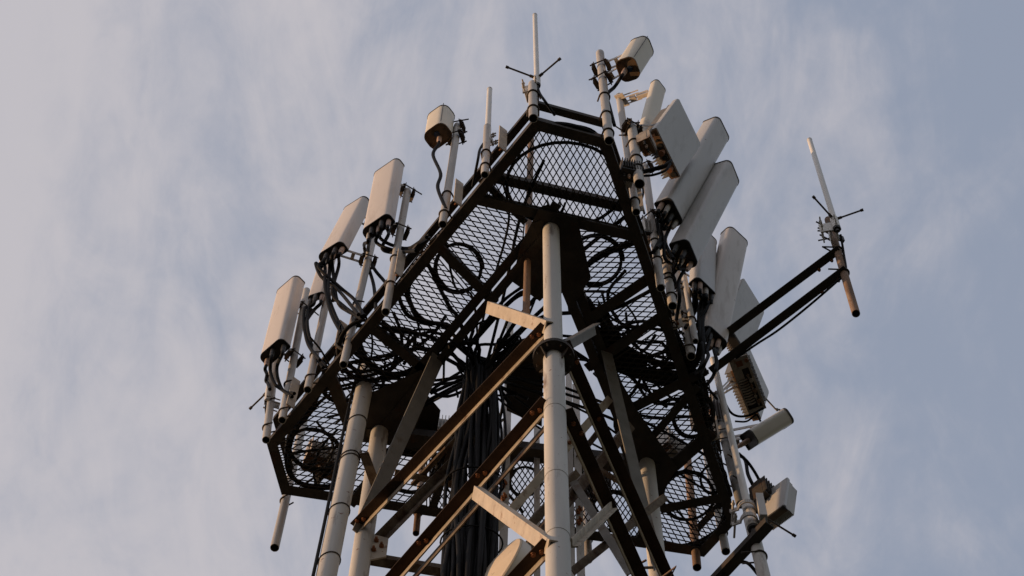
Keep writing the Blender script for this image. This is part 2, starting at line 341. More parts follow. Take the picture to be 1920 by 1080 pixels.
# inner triangle beams (through the leg heads)
for a, b, px in ((near, left, 0), (near, right, 1), (left, right, 2)):
    n = inward(a, b); d = (b-a).normalized()
    pbeam(a-d*.18-n*.045, b+d*.18-n*.045, .07, .12, 'inner_beam')
    pbeam(a-d*.1+n*.03, b+d*.1+n*.03, .07, .12, 'inner_beam', -.05)
pbeam(hz(886, 365), hz(1206, 440), .075, .08)               # cross member in front of the collar leg
pbeam(hz(930, 333), hz(1170, 388), .07, .08, dz=.06)
pbeam(hz(815, 447), hz(935, 566), .07, .07); pbeam(hz(690, 602), hz(812, 700), .07, .07); pbeam(hz(622, 690), hz(668, 805), .09, .07)
pbeam(hz(905, 338), hz(990, 420), .05, .05, dz=.05)
pbeam(hz(1228, 528), hz(1098, 618), .08, .07); pbeam(hz(1262, 590), hz(1105, 700), .07, .07)
pbeam(hz(1330, 702), hz(1185, 775), .07, .07); pbeam(hz(1345, 820), hz(1225, 922), .1, .08); pbeam(hz(1315, 730), hz(1215, 840), .06, .06)
pbeam(hz(1372, 940), hz(1240, 965), .07, .07)
pbeam(hz(650, 945), hz(745, 830), .07, .07); pbeam(hz(800, 968), hz(850, 810), .06, .07); pbeam(hz(1040, 1005), hz(1050, 850), .06, .07)
pbeam(hz(925, 988), hz(960, 830), .06, .07); pbeam(hz(1190, 1026), hz(1225, 925), .07, .07)
def plate(pxs, z, nm='gusset_plate', mt=STEEL, h=.01): return MB().prism([hz(x, y, z) for x, y in pxs], V((0, 0, h))).build(nm, mt, pf)
plate([(975, 462), (1010, 392), (1082, 408), (1108, 520), (1066, 590), (1058, 520), (1012, 565), (960, 528)], Z0-.016)
plate([(672, 748), (790, 694), (808, 728), (778, 806), (728, 824), (684, 812)], Z0-.019)
plate([(1150, 690), (1195, 770), (1270, 878), (1238, 928), (1186, 905), (1150, 800)], Z0-.022)
plate([(948, 642), (1020, 628), (1016, 800), (950, 770)], Z0+.30, 'deck_plate')
plate([(1120, 560), (1170, 640), (1215, 690), (1320, 700), (1330, 745), (1225, 720), (1135, 690)], Z0+.20, 'cable_tray')
plate([(742, 835), (796, 735), (826, 770), (815, 830), (790, 868)], Z0+.25, 'deck_plate')
plate([(1235, 862), (1262, 838), (1288, 862), (1262, 888)], Z0+.5, 'access_plate', PALE)
# expanded metal gratings: two families of slanted strands clipped to the floor polygon
def clip(poly, a, d):
    ts = []; k = len(poly)
    for i in range(k):
        p, q = poly[i], poly[(i+1) % k]; e = q-p; den = d.x*e.y-d.y*e.x
        if abs(den) < 1e-9: continue
        t = ((p.x-a.x)*e.y-(p.y-a.y)*e.x)/den; s_ = ((p.x-a.x)*d.y-(p.y-a.y)*d.x)/den
        if 0 <= s_ < 1: ts.append(t)
    ts.sort(); return [(ts[i], ts[i+1]) for i in range(0, len(ts)-1, 2)]
def grating(pxs, v1, v2, step1, step2, z=Z0+.035, sw=.0078):
    poly = [hz(x, y, z) for x, y in pxs]; c = sum(poly, V((0, 0, 0)))/len(poly); cx = sum(p[0] for p in pxs)/len(pxs); cy = sum(p[1] for p in pxs)/len(pxs)
    mb = MB()
    for (vx, vy), st, dz in ((v1, step1, 0), (v2, step2, .0062)):
        d = (hz(cx+vx*10, cy+vy*10, z)-hz(cx, cy, z)).normalized(); n = V((-d.y, d.x, 0))
        for i in range(-90, 91):
            for t0, t1 in clip(poly, c+n*i*st, d):
                if t1-t0 > .03: mb.box(c+n*(i*st-sw/2)+d*t0+UPZ*dz, d*(t1-t0), n*sw, UPZ*.006)
    o = mb.build('grating', GRAT, pf)
    fr = MB()
    for i in range(len(poly)):
        a, b = poly[i], poly[(i+1) % len(poly)]; d = (b-a).normalized(); n = V((-d.y, d.x, 0))
        fr.box(a-n*.005-UPZ*.0035-UPZ*.0008*i, b-a, n*.01, UPZ*.003)
    fr.build('grating_edge', STEEL, o)
grating([(1000, 232), (1138, 268), (1196, 432), (890, 362)], (6.5, 11), (6.5, -11), .0435, .0435)
grating([(884, 372), (985, 398), (980, 452), (900, 566), (806, 452)], (1, .22), (1, 1.25), .038, .050)
grating([(800, 458), (895, 572), (830, 640), (800, 692), (692, 598)], (1, .22), (1, 1.25), .038, .050)
grating([(684, 606), (794, 700), (672, 760), (626, 690)], (1, .25), (1, 1.2), .038, .05)
grating([(618, 700), (660, 800), (640, 935), (532, 920), (508, 832)], (1, .12), (1, -.62), .042, .042)
grating([(660, 810), (720, 826), (800, 850), (800, 962), (640, 938)], (1, .2), (1, -1.0), .05, .05)
grating([(1070, 405), (1198, 440), (1224, 528), (1100, 612), (1078, 520)], (1, .02), (1, -.85), .040, .050)
grating([(1228, 536), (1258, 592), (1108, 695), (1102, 622)], (1, .04), (1, -.85), .040, .050)
grating([(1262, 600), (1326, 702), (1190, 772), (1112, 700)], (1, .1), (1, -.95), .040, .050)
grating([(1328, 712), (1344, 815), (1225, 915), (1180, 780)], (1, .05), (1, -.95), .040, .050)
grating([(1346, 828), (1378, 976), (1318, 1040), (1225, 1025), (1228, 925)], (1, .22), (1, 1.7), .037, .043)
grating([(806, 852), (930, 830), (1045, 850), (1040, 1000), (806, 963)], (8, 12), (8, -12), .038, .038)
grating([(1050, 852), (1170, 880), (1220, 930), (1218, 1024), (1046, 1002)], (8, 12), (8, -12), .038, .038)
# ------------------------------------------------------------------ pipes
PIPES = {}
def zpx(p, py): return on(V((p.x, p.y, 0)), py)
def mount_pipe(key, bot, top, label, r=.031, zc=None, clamp=None, rings=(), mt=GALV, group='antenna mounting pipes clamped round the platform', name='mount_pipe', cat='pipe', caps=True):
    """clamp: pixel on the pipe at the height of the edge beam (Z0+.04)"""
    cl = hz(*(clamp or bot), (zc if zc is not None else Z0+.04))
    a = near_line(cl, *bot); b = near_line(cl, *top)
    t = thing(name, label, cat, a, group)
    MB().pipe(a, b, r, steps=3).build('tube', [mt, HOLE], t)
    d = (b-a).normalized()
    for py in rings:
        lo, hi = 0, 1
        for _ in range(30):
            m_ = (lo+hi)/2
            if pj(a.lerp(b, m_))[1] > py: lo = m_
            else: hi = m_
        c = a.lerp(b, lo); inw = V((cen.x-c.x, cen.y-c.y, 0)).normalized(); y = V((-inw.y, inw.x, 0))
        u = MB(); rr = r+.006
        pts = [c+inw*.05+y*rr]+[c+(inw*math.cos(q)+y*math.sin(q))*rr for q in [math.pi/2+i*math.pi/10 for i in range(11)]]+[c+inw*.05-y*rr]
        u.tube(pts, .0065, 8); u.build('u_bolt', RING, t)
    PIPES[key] = (a, b, r); return t
MP = mount_pipe
MP('p1', (499, 825), (517, 672), 'short mounting pipe at the far left corner of the platform', clamp=(503, 803), rings=(803, 756))
MP('p2', (529, 788), (575, 545), 'mounting pipe behind the lowest left panel antenna', clamp=(536, 770), rings=(773, 722))
MP('p3', (577, 731), (618, 535), 'mounting pipe under the small half-hidden panel antenna', clamp=(584, 706), rings=(710, 668))
MP('p4', (644, 684), (706, 420), 'mounting pipe between the two upper left panel antennas', clamp=(653, 645), rings=(617, 572))
MP('p5', (723, 585), (764, 358), 'mounting pipe behind the tallest left panel antenna', clamp=(728, 535), rings=(535, 486))
MP('p6', (830, 421), (858, 236), 'mounting pipe carrying the short cream antenna', clamp=(832, 402), rings=(402, 366))
MP('p7', (909, 328), (914, 238), 'short pipe under the plain white rod antenna', r=.029, clamp=(910, 312), rings=(313, 288))
MP('p8', (1000, 222), (999, 158), 'short pipe at the nearest corner of the platform', r=.034, clamp=(1000, 206), rings=(206, 178))
MP('p9', (1142, 264), (1125, 100), 'pipe carrying the cream antenna at the top right', r=.034, clamp=(1140, 245), rings=(250, 217, 182))
MP('p10', (1193, 398), (1161, 181), 'white pipe with a round cap beside the leaning slim panel', r=.03, clamp=(1191, 380), rings=(378, 345))
MP('p11', (1199, 345), (1185, 240), 'thick clamped pipe behind the square flat antenna', r=.039, clamp=(1196, 325), rings=(318, 300, 270))
MP('p13', (1239, 540), (1209, 312), 'pipe behind the uppermost of the long grey panels', r=.032, clamp=(1234, 500), rings=(489, 455))
MP('p15', (1261, 574), (1240, 430), 'banded pipe beside the dark platform edge', r=.034, clamp=(1257, 545), rings=(557, 528, 520, 500))
MP('p16', (1296, 668), (1263, 480), 'pipe ending below the jumper cable tangle on the right', r=.034, clamp=(1290, 640), rings=(655, 610))
MP('p17', (1304, 640), (1283, 520), 'thin pipe half hidden among the right cables', r=.024, clamp=(1302, 625), rings=(600,))
MP('p18', (1389, 946), (1338, 742), 'grey pipe behind the tall white rod at the lower right', r=.036, mt=MID, clamp=(1380, 905), rings=(905, 865))
MP('p20', (515, 1027), (590, 700), 'long pipe hanging below the far left corner', r=.034, clamp=(535, 948), rings=(940,))
MP('p21', (1307, 1064), (1288, 850), 'rusty pipe hanging below the far right corner', r=.034, clamp=(1303, 1032), rings=(1028, 1000), mt=RUSTY)
MP('p22', (1361, 1034), (1318, 810), 'pipe stub just right of the rusty hanging one', r=.034, clamp=(1355, 1005), rings=(1000,))
MP('p23', (1103, 1050), (1090, 803), 'pipe hanging below the rear edge right of the collar leg', r=.034, clamp=(1099, 1018), rings=(1012,))
MP('p24', (780, 1000), (793, 860), 'pipe hanging below the rear edge left of the cable bundle', r=.026, clamp=(784, 965), rings=(962,), mt=RUSTY)
MP('rust', (986, 604), (996, 246), 'rust-stained pipe rising behind the mesh in line with the front corner', r=.026, zc=Z0+.1, clamp=(989, 480), mt=RUSTY, group='pipes standing inside the platform')
# tall pole outside the left leg with a cable strapped along it
a = hz(684, 735, Z0); b = near_line(a, 690, 690); c = near_line(a, 600, 1140); c = V((a.x+(c.x-a.x), a.y+(c.y-a.y), c.z))
po = thing('side_pole', 'tall grey pole left of the tower with a black cable strapped along it', 'pole', c)
MB().tube([c, c.lerp(b, .5), b], .067, 28).build('tube', LEG, po)
cb = MB().tube(smooth([c+V((-.082, -.02, 0)), c.lerp(b, .3)+V((-.08, -.02, 0)), c.lerp(b, .6)+V((-.083, -.02, 0)), c.lerp(b, .85)+V((-.078, -.02, 0)), b+V((-.06, -.03, .1))]), .012, 8).build('strapped_cable', BLK, po)
for py in (795, 862, 868, 962, 1055):
    q = on(V((a.x, a.y, 0)), py); q = c.lerp(b, (q.z-c.z)/(b.z-c.z))
    pts = [q+V((math.cos(k*math.pi/12)*.071, math.sin(k*math.pi/12)*.071, .0)) + V((0, 0, .03*math.cos(k*math.pi/12))) for k in range(24)]
    MB().tube(pts, .0045, 6, close=True).build('strap', RING, po)
q0 = on(V((a.x, a.y, 0)), 865); 
brace(q0+V((.04, -.05, .02)), on(left, 935)+V((.02, -.06, 0)), (.7, .3, 0), UPZ, .07, .05, BRACE, 'stand_off_arm')
def bracket(t, s0, pa, long_rod=True):
    f_ = (s0.z-pa[0].z)/(pa[1].z-pa[0].z); f_ = max(.02, min(.985, f_)); c = pa[0].lerp(pa[1], f_)
    v = c-s0; ln = v.length
    if ln < .04: return
    v.normalize(); sd_ = v.cross(UPZ).normalized(); b = MB()
    for s_ in (-.03, .03): b.box(s0+sd_*s_-UPZ*.02, v*max(.02, ln-pa[2]), sd_*.006, UPZ*.04)
    b.box(s0+v*ln*.4-sd_*.027, sd_*.054, v*.03, UPZ*.006)
    b.build('mounting_bracket', GALV, t)
    b = MB()
    for q, k in ((c-v*(pa[2]+.006), -1), (c+v*(pa[2]+.006), 1)):      # toothed clamp halves round the pipe
        b.prism([q-sd_*.065-UPZ*.03, q+sd_*.065-UPZ*.03, q+sd_*.065+UPZ*.03, q-sd_*.065+UPZ*.03], v*k*.006)
        for z in (-.03, .024): b.prism([q-sd_*.06+UPZ*z, q+sd_*.06+UPZ*z, q+sd_*.03+UPZ*z+v*k*.035, q-sd_*.03+UPZ*z+v*k*.035], UPZ*.006)
    for s_ in (-.052, .052):
        b.tube([c+sd_*s_-v*(pa[2]+.03), c+sd_*s_+v*(pa[2]+(.10 if long_rod and s_ > 0 else .045))], .006, 8); b.bolt(c+sd_*s_+v*(pa[2]+.014), v, .012, .012)
    b.build('pipe_clamp', RING, t)
# ------------------------------------------------------------------ panel antennas
def section(W, D, rf=.035, rb=.014, taper=.010):
    if rf >= .06: rb = rf*.8
    """outline in (w, depth); v = 0 is the broad front"""
    o = []
    def arc(cx, cy, r, a0, a1, n=5):
        for i in range(n+1):
            t = math.radians(a0+(a1-a0)*i/n); o.append((cx+r*math.cos(t), cy+r*math.sin(t)))
    rf = min(rf, D*.45, W*.3); rb = min(rb, D*.45, W*.3)
    arc(rf, rf, rf, 180, 270); arc(W-rf, rf, rf, 270, 360)
    arc(W-rb+taper*0, D-rb, rb, 0, 90, 3); arc(rb, D-rb, rb, 90, 180, 3)
    return o
def frame_from(z, wa, wb, ridge, top, ref=None):
    A = hz(*wa, z); B = hz(*wb, z); rg = A if ridge == 0 else B
    T = near_line(rg, *top); ax = (T-rg); Ln = ax.length; ax.normalize()
    nrm = ray(*wa).cross(ray(*wb)); w = nrm.cross(ax).normalized(); w = w if w.dot(B-A) > 0 else -w
    # width from the pixel span
    d2 = ray(*(wb if ridge == 0 else wa)); o_ = CAM-rg; sg = 1 if ridge == 0 else -1
    # closest approach of ray and line rg + s*w
    a_ = 1; b_ = w.dot(d2); dd = w.dot(rg-CAM); e_ = d2.dot(rg-CAM); s_ = (b_*e_-dd)/(1-b_*b_)
    Wd = abs(s_); base = rg if ridge == 0 else rg-w*Wd
    D = ax.cross(w).normalized(); vw = (rg-CAM); vw.z = 0
    if D.dot(vw) < 0: D = -D
    return base, w, D, ax, Wd, Ln
def panel(label, ref, wa, wb, ridge, top, depth, mt=RADOME, conns=5, cm=None, z=None, arms=(.12, .86), rf=.048, group='long panel antennas on the platform rim', seam=False, dz=0, bmat=DARK, blue=False, cat='antenna', ring_at=None, arm_side=None, cab_to=None, ncab=4):
    if z is None:
        pa = PIPES[ref]; rp = wb if ridge == 0 and False else (wa if ridge == 1 else wb)
        z = near_line(pa[0], *wb).z if ridge == 0 else near_line(pa[0], *wa).z
    base, w, D, ax, Wd, Ln = frame_from(z+dz, wa, wb, ridge, top)
    t = thing('panel_antenna', label, cat, base, group)
    sec = section(Wd, depth, rf); n = len(sec)
    P3 = lambda u, v, h: base+w*u+D*v+ax*h
    loop = lambda h, s_=1.0: [P3(Wd/2+(u-Wd/2)*s_, depth/2+(v-depth/2)*s_, h) for u, v in sec]
    mb = MB(); q = [(k, (k+1) % n, n+(k+1) % n, n+k) for k in range(n)]
    mb.add(loop(.0)+loop(Ln), q, True)
    rad = mb.build('radome', mt, t)
    e = MB()                                       # top cap with its thin dark rim
    e.add(loop(Ln-.004, 1.035)+loop(Ln+.014, 1.03), q, True); e.add(loop(Ln+.014, 1.03), [tuple(range(n))]); e.add(loop(Ln-.004, 1.035), [tuple(range(n))[::-1]])
    e.build('top_cap', TRIM, t)
    e = MB(); e.add(loop(-.012, 1.02)+loop(.001, 1.02), q, True); e.add(loop(.001, 1.02), [tuple(range(n))])
    e.add(loop(-.012, 1.02)+loop(-.012, .93), q); e.add(loop(-.012, .93)+loop(.012, .92), q, True); e.add(loop(.012, .92), [tuple(range(n))[::-1]])
    bc = e.build('bottom_cap', bmat, t)
    tips = []
    for i in range(conns):
        u = Wd*(.14+.72*i/max(1, conns-1)) if conns > 1 else Wd*.5; v = depth*(.35 if i % 2 else .62)
        c0 = P3(u, v, .01); c1 = P3(u, v, -.095); c2 = P3(u, v, -.145); k = random.random()
        r_ = .0205
        MB().tube([c0, c1], r_, 12).tube([c1, c2], [r_*.95, r_*.6], 12).build('connector', CONN if k > .4 else (GALV if k > .25 else DARK), bc)
        tips.append((c2, ax))
    if blue: MB().tube([P3(Wd*.5, depth*.4, .005), P3(Wd*.5, depth*.4, -.02)], .024, 14).build('plug', BLUE_C, bc)
    if seam: MB().box(P3(Wd*seam, -.004, .0), ax*Ln, w*.004, D*.006).build('seam', TRIM, rad)
    if ref and arms:
        for h in arms: bracket(t, P3(Wd/2, depth, Ln*h), PIPES[ref], long_rod=h > .5)
    return t, tips, (base, w, D, ax, Wd, Ln, depth)
AN = {}
def A(k, *a, **kw): AN[k] = panel(*a, **kw)
A('a1', 'tallest of the left panel antennas, upright beige box with cables under it', 'p5', (676, 432), (727, 397), 1, (745, 294), .105, conns=5)
A('a2', 'left panel antenna that leans right, just below the tallest one', 'p4', (594, 478), (640, 449), 1, (684, 365), .11, conns=5)
A('a2b', 'small pinkish panel antenna half hidden under the leaning one', 'p3', (576, 555), (606, 545), 1, (632, 455), .06, conns=3)
A('a3', 'lowest left panel antenna, upright beige box at the platform corner', 'p2', (484, 668), (527, 631), 1, (555, 514), .115, conns=3)
A('a4', 'short cream box antenna with brown underside left of the white rod', 'p6', (790, 253), (829, 225), 1, (834, 192), .17, mt=RADOME2, conns=1, bmat=BOTT, blue=True, seam=.93, rf=.065, group='short cream box antennas', arms=(.1, .8))
A('a5', 'short cream box antenna with rusty underside at the top right', 'p9', (1188, 103), (1204, 144), 0, (1213, 65), .165, mt=RADOME2, conns=1, bmat=BOTT, blue=True, seam=.06, rf=.065, group='short cream box antennas', arms=(.1, .8))
A('a6', 'slim pale panel antenna held out by a tan arm beside the white capped pipe', 'p10', (1206, 244), (1226, 270), 0, (1232, 147), .075, mt=RADOME2, conns=0, arms=())
A('a8', 'uppermost long grey panel antenna leaning out over the right side', 'p13', (1258, 368), (1283, 418), 0, (1347, 217), .15, mt=RADG, conns=6)
A('a9', 'middle long grey panel antenna leaning out on the right', 'p15', (1290, 446), (1311, 497), 0, (1369, 299), .16, mt=RADG, conns=4)
A('a10', 'upright panel antenna tucked under the middle leaning one on the right', 'p16', (1308, 516), (1346, 553), 0, (1312, 420), .10, mt=RADG, conns=6)
A('a11', 'broad brownish grey panel antenna right of the others, above the black arms', 'p16', (1327, 606), (1368, 644), 0, (1369, 422), .12, mt=RADOME, conns=5, rf=.05, dz=.4)
A('a14', 'small white panel antenna leaning far out at the lower right', 'p18', (1407, 803), (1425, 831), 0, (1471, 764), .18, mt=WHITE, conns=1, group=None, rf=.055)
# tan arm of the slim panel
pa = PIPES['p10']; ta = AN['a6'][0]; ba = AN['a6'][2]
s0 = ba[0]+ba[3]*(ba[5]*.84)+ba[2]*ba[6]; c = near_line(pa[0], 1166, 188)
v = (c-s0); ln = v.length; v.normalize(); sd_ = v.cross(UPZ).normalized(); b = MB()
b.box(s0-UPZ*.05, v*ln*.45, sd_*.03, UPZ*.10); b.box(s0+v*ln*.5-UPZ*.035, v*ln*.22, sd_*.03, UPZ*.07)
for s_ in (-.03, .03): b.box(s0+sd_*s_+v*ln*.3+UPZ*.03, v*ln*.68, sd_*.006, UPZ*.02); b.box(s0+sd_*s_+v*ln*.3-UPZ*.05, v*ln*.68, sd_*.006, UPZ*.02)
b.cbox(c, v*.1, sd_*.12, UPZ*.03); b.build('mounting_arm', PALE, ta)
b = MB(); a_, b_, r_ = PIPES['p10']; b.tube([b_+UPZ*.0, b_+UPZ*.015, b_+UPZ*.028, b_+UPZ*.034], [r_*1.06, r_*1.0, r_*.7, r_*.1], 18)
tg = [o for o in sc.objects if o.name.startswith('mount_pipe') and o.get('label', '').startswith('white pipe with')][0]; b.build('round_cap', GALV, tg)
# ------------------------------------------------------------------ flat active antennas with finned backs
def flat_unit(label, ref, wa, wb, top, slab, back, z=None, dz=0, mt=RADG, under=RBOT, holes=True, fm=FINS, group='square flat antennas with finned backs', cat='antenna', name='flat_antenna'):
    if z is None: z = near_line(PIPES[ref][0], *wa).z
    base, w, D, ax, Wd, Ln = frame_from(z+dz, wa, wb, 0, top)
    t = thing(name, label, cat, base, group); P3 = lambda u, v, h: base+w*u+D*v+ax*h
    sec = section(Wd, slab, .012, .006); n = len(sec); q = [(k, (k+1) % n, n+(k+1) % n, n+k) for k in range(n)]
    mb = MB(); lp = lambda h, s_=1: [P3(Wd/2+(u-Wd/2)*s_, v, h) for u, v in sec]
    mb.add(lp(0)+lp(Ln-.02), q, True); mb.add(lp(Ln-.02)+lp(Ln, .96), q, True); mb.add(lp(Ln, .96), [tuple(range(n))]); mb.add(lp(0), [tuple(range(n))[::-1]])
    mb.build('radome', mt, t)
    bd = MB(); bd.box(P3(Wd*.04, slab+.002, .01), w*Wd*.92, D*back*.4, ax*(Ln*.93)); body = bd.build('housing', fm, t)
    fb = MB(); nf = 16
    for i in range(nf): fb.box(P3(Wd*(.06+.86*i/(nf-1)), slab+.004+back*.4, .02), w*.008, D*back*.6, ax*(Ln*.88))
    fb.build('cooling_fins', fm, body)
    ub = MB(); ub.box(P3(Wd*.02, .004, -.018), w*Wd*.96, D*(slab+.02), ax*.016); u_ = ub.build('base_plate', under, t)
    if holes:
        for i in range(8):
            c = P3(Wd*(.1+.8*i/7), (slab+.02)*.5, -.019)
            MB().tube([c, c-ax*(.02 if i % 3 else .05)], .023 if i > 1 else .011, 12).build('port', HOLE if i % 3 else RUSTB, u_)
    if ref and group:
        for h in (.08, .6): bracket(t, P3(Wd*.3, slab+back*.4, Ln*h), PIPES[ref])
    return t, (base, w, D, ax, Wd, Ln)
FU = flat_unit('square flat grey antenna with a row of dark ports along its rusty lower edge', 'p11', (1231, 239), (1276, 331), (1272, 183), .05, .10, fm=MID)
FU2 = flat_unit('flat pale antenna showing behind the two black arms', 'p16', (1362, 600), (1404, 668), (1394, 520), .05, .08, dz=.75, holes=False, under=DARK, fm=MID)
FU3 = flat_unit('flat pale antenna with rusty finned radio below the black arms', 'p18', (1384, 688), (1428, 786), (1400, 640), .05, .09, fm=MID)
FU4 = flat_unit('small finned grey radio box at the lower right behind the clamp', 'p18', (1426, 977), (1470, 945), (1434, 925), .03, .09, holes=False, mt=RADG, under=DARK, fm=GALV, group=None, cat='radio', name='radio_unit')
# remote radio bodies between antennas and pipes
def radio(label, px, ref, sx=.22, sy=.12, sz=.38, rot=.3, mt=FINS, nf=9, tilt=0.0, z=None, under=RBOT, group='finned radio units fixed behind the antennas'):
    c = near_line(PIPES[ref][0], *px) if z is None else hz(*px, z); x = V((math.cos(rot), math.sin(rot), 0)); y = V((-x.y, x.x, 0)); zz = (UPZ+x*tilt).normalized()
    x = (x-zz*x.dot(zz)).normalized(); t = thing('radio_unit', label, 'radio', c-zz*sz/2, group)
    MB().cbox(c, x*sx, y*sy*.5, zz*sz).build('housing', mt, t)
    f = MB()
    for i in range(nf):
        o = x*(sx*(-.46+.92*i/(nf-1)))
        for s_ in (-1, 1): f.cbox(c+o+y*s_*sy*.38, x*.006, y*sy*.24, zz*sz*.9)
    f.build('cooling_fins', mt, t)
    u_ = MB().cbox(c-zz*(sz/2+.009), x*sx*1.02, y*sy*.8, zz*.012).build('base_plate', under, t)
    for i in range(4):
        q = c-zz*(sz/2+.015)+x*(sx*(-.36+.24*i)); MB().tube([q, q-zz*.03], .013, 10).tube([q-zz*.03, q-zz*.06], .008, 8).build('port', CONN if i % 2 else DARK, u_)
    m = MB(); 
    for s_ in (-.3, .3): m.cbox(c+zz*sz*s_+y*sy*.65, x*.05, y*sy*.5, UPZ*.03)
    m.build('mounting_bracket', GALV, t); return c
radio('finned radio with silver fittings behind the square flat antenna', (1212, 268), 'p11', .13, .11, .2, 1.1)
radio('dark radio box low between the capped pipe and thick clamped pipe', (1183, 320), 'p11', .16, .12, .22, .2, mt=STEEL, under=DARK)
radio('grey radio box beside the upper jumper cables on the right', (1216, 430), 'p13', .09, .10, .34, .2, mt=LEG, under=DARK, nf=4)
radio('grey radio box beside the lower jumper cables on the right', (1272, 585), 'p16', .10, .10, .36, .2, mt=LEG, under=DARK, nf=4)
radio('dark radio box under the bracket at the right platform edge', (1328, 780), 'p18', .26, .2, .42, .3, mt=STEEL, under=DARK)
def rusty_radio():
    z = Z0+.5; A_ = hz(1366, 676, z); B_ = hz(1404, 776, z-.05); lv = B_-A_; ln = lv.length; lv.normalize(); up = (UPZ-lv*UPZ.dot(lv)).normalized(); sv = lv.cross(up); sv = sv if sv.x > 0 else -sv
    t = thing('radio_unit', 'weathered beige radio with coil-like fins beneath the black arms', 'radio', A_, 'finned radio units fixed behind the antennas')
    MB().box(A_+sv*.01+up*.01, lv*ln, sv*.13, up*.14).build('housing', STEEL, t)
    f = MB(); f.box(A_-up*.012, lv*.10, sv*.15, up*.02); f.box(A_+lv*.1-up*.012, lv*.08, sv*.07, up*.02); f.box(A_+lv*.1+sv*.125-up*.012, lv*(ln-.1), sv*.02, up*.02)
    f.box(A_+lv*.18-up*.008, lv*(ln-.18), sv*.012, up*.016); f.box(A_+lv*.16+sv*.095-up*.012, lv*(ln-.2), sv*.012, up*.02); f.box(A_+lv*(ln-.03)-up*.01, lv*.03, sv*.14, up*.018)
    f.build('front_frame', FINS, t)
    c = MB()
    for k in range(10): 
        q = A_+lv*(.19+k*.022)+sv*.05-up*.005; c.tube([q-sv*.035, q-up*.018, q+sv*.035], .0075, 8)
    c.build('coil', FINS, t)
    for k in range(6):
        q = A_+lv*(.16+k*.045)+sv*(.10+.012*(k % 2))-up*.005; MB().tube([q, q-up*.03], .016 if k % 2 else .011, 10).build('port', (RUSTY, FINS, RBOT)[k % 3], t)
    MB().cbox(A_+lv*.05+sv*.07-up*.014, lv*.045, sv*.05, up*.006).tube([A_+lv*.04+sv*.13-up*.03, A_+lv*.04+sv*.13], .016, 10).build('bolt', RUSTB, t)
    for k in range(12): MB().box(A_+lv*(ln*.1+k*ln*.07)+sv*.142, lv*.006, sv*.02, up*.12).build('cooling_fin', MID, t)
rusty_radio()
radio('small dark radio beside the clamp at the lower right', (1430, 925), 'p18', .12, .16, .26, .8, mt=STEEL, under=DARK, nf=5)
radio('radio unit seen through the mesh at the left end', (612, 862), 'p20', .34, .20, .30, .4, mt=FINS, z=Z0+.45)
radio('radio unit seen through the mesh behind the left leg brace', (815, 805), 'p24', .22, .16, .26, .1, mt=LEG, z=Z0+.4)
radio('radio unit seen through the mesh at the right end', (1256, 842), 'p22', .24, .18, .3, .8, mt=LEG, z=Z0+.7)
radio('radio unit above the mesh behind the collar leg', (1118, 905), 'p23', .2, .16, .3, .3, mt=STEEL, z=Z0+.4, under=DARK)
radio('radio unit above the mesh left of the cable bundle', (832, 880), 'p24', .2, .16, .3, .3, mt=STEEL, z=Z0+.4, under=DARK)
# ------------------------------------------------------------------ rod antennas
def rod_antenna(label, zref, bot, top, rads, r=.021, rb=.028, sleeve=.22, group='white rod antennas', ref=None, z=None, mt=WHITE):
    a = near_line(PIPES[ref][0], *bot) if ref else hz(*bot, z); b = near_line(a, *top); d = (b-a).normalized()
    t = thing('rod_antenna', label, 'antenna', a, group)
    MB().tube([a+d*sleeve, b-d*.03, b], [r, r*.93, r*.9], 20).tube([b, b+d*.012], r*.98, 18).build('radome', mt, t)
    s_ = MB().tube([a, a+d*sleeve], rb, 20).tube([a+d*sleeve, a+d*(sleeve+.04)], [rb, r*1.05], 20).build('base_sleeve', mt, t)
    MB().tube([a-d*.03, a+d*.001], rb*.9, 16).tube([a-d*.07, a-d*.03], rb*.45, 12).build('connector', DARK, s_)
    for px in rads:
        q = a+d*(sleeve*.9); e = hz(*px, q.z); v = (e-q).normalized()
        MB().tube([q, e], .0075, 8).tube([e-v*.012, e+v*.012], .012, 10).tube([q+v*rb*.9, q+v*(rb+.03)], .012, 8).build('radial_rod', RING, t)
    return t, a, b
RW = rod_antenna('tall white rod antenna with two dark radials at the very top', None, (1007, 160), (1003, 29), ((951, 126), (1049, 111)), ref='p8')
RP = rod_antenna('plain white rod antenna without radials right of the short cream box', None, (914, 262), (918, 168), (), r=.023, rb=.026, sleeve=.3, ref='p7')
RL = rod_antenna('rod antenna base with one radial rod at the far left', None, (501, 752), (519, 600), ((470, 765),), ref='p1', rb=.024, r=.02)
RR = rod_antenna('leaning white rod antenna with two radials out on the right arm', None, (1569, 428), (1518, 263), ((1526, 370), (1616, 394)), z=Z0+.55, r=.023, rb=.031)
RB = rod_antenna('long white rod antenna held by the U clamps at the lower right', None, (1412, 990), (1337, 675), ((1489, 1004),), z=Z0-2.3, r=.0265, rb=.042, sleeve=.36)
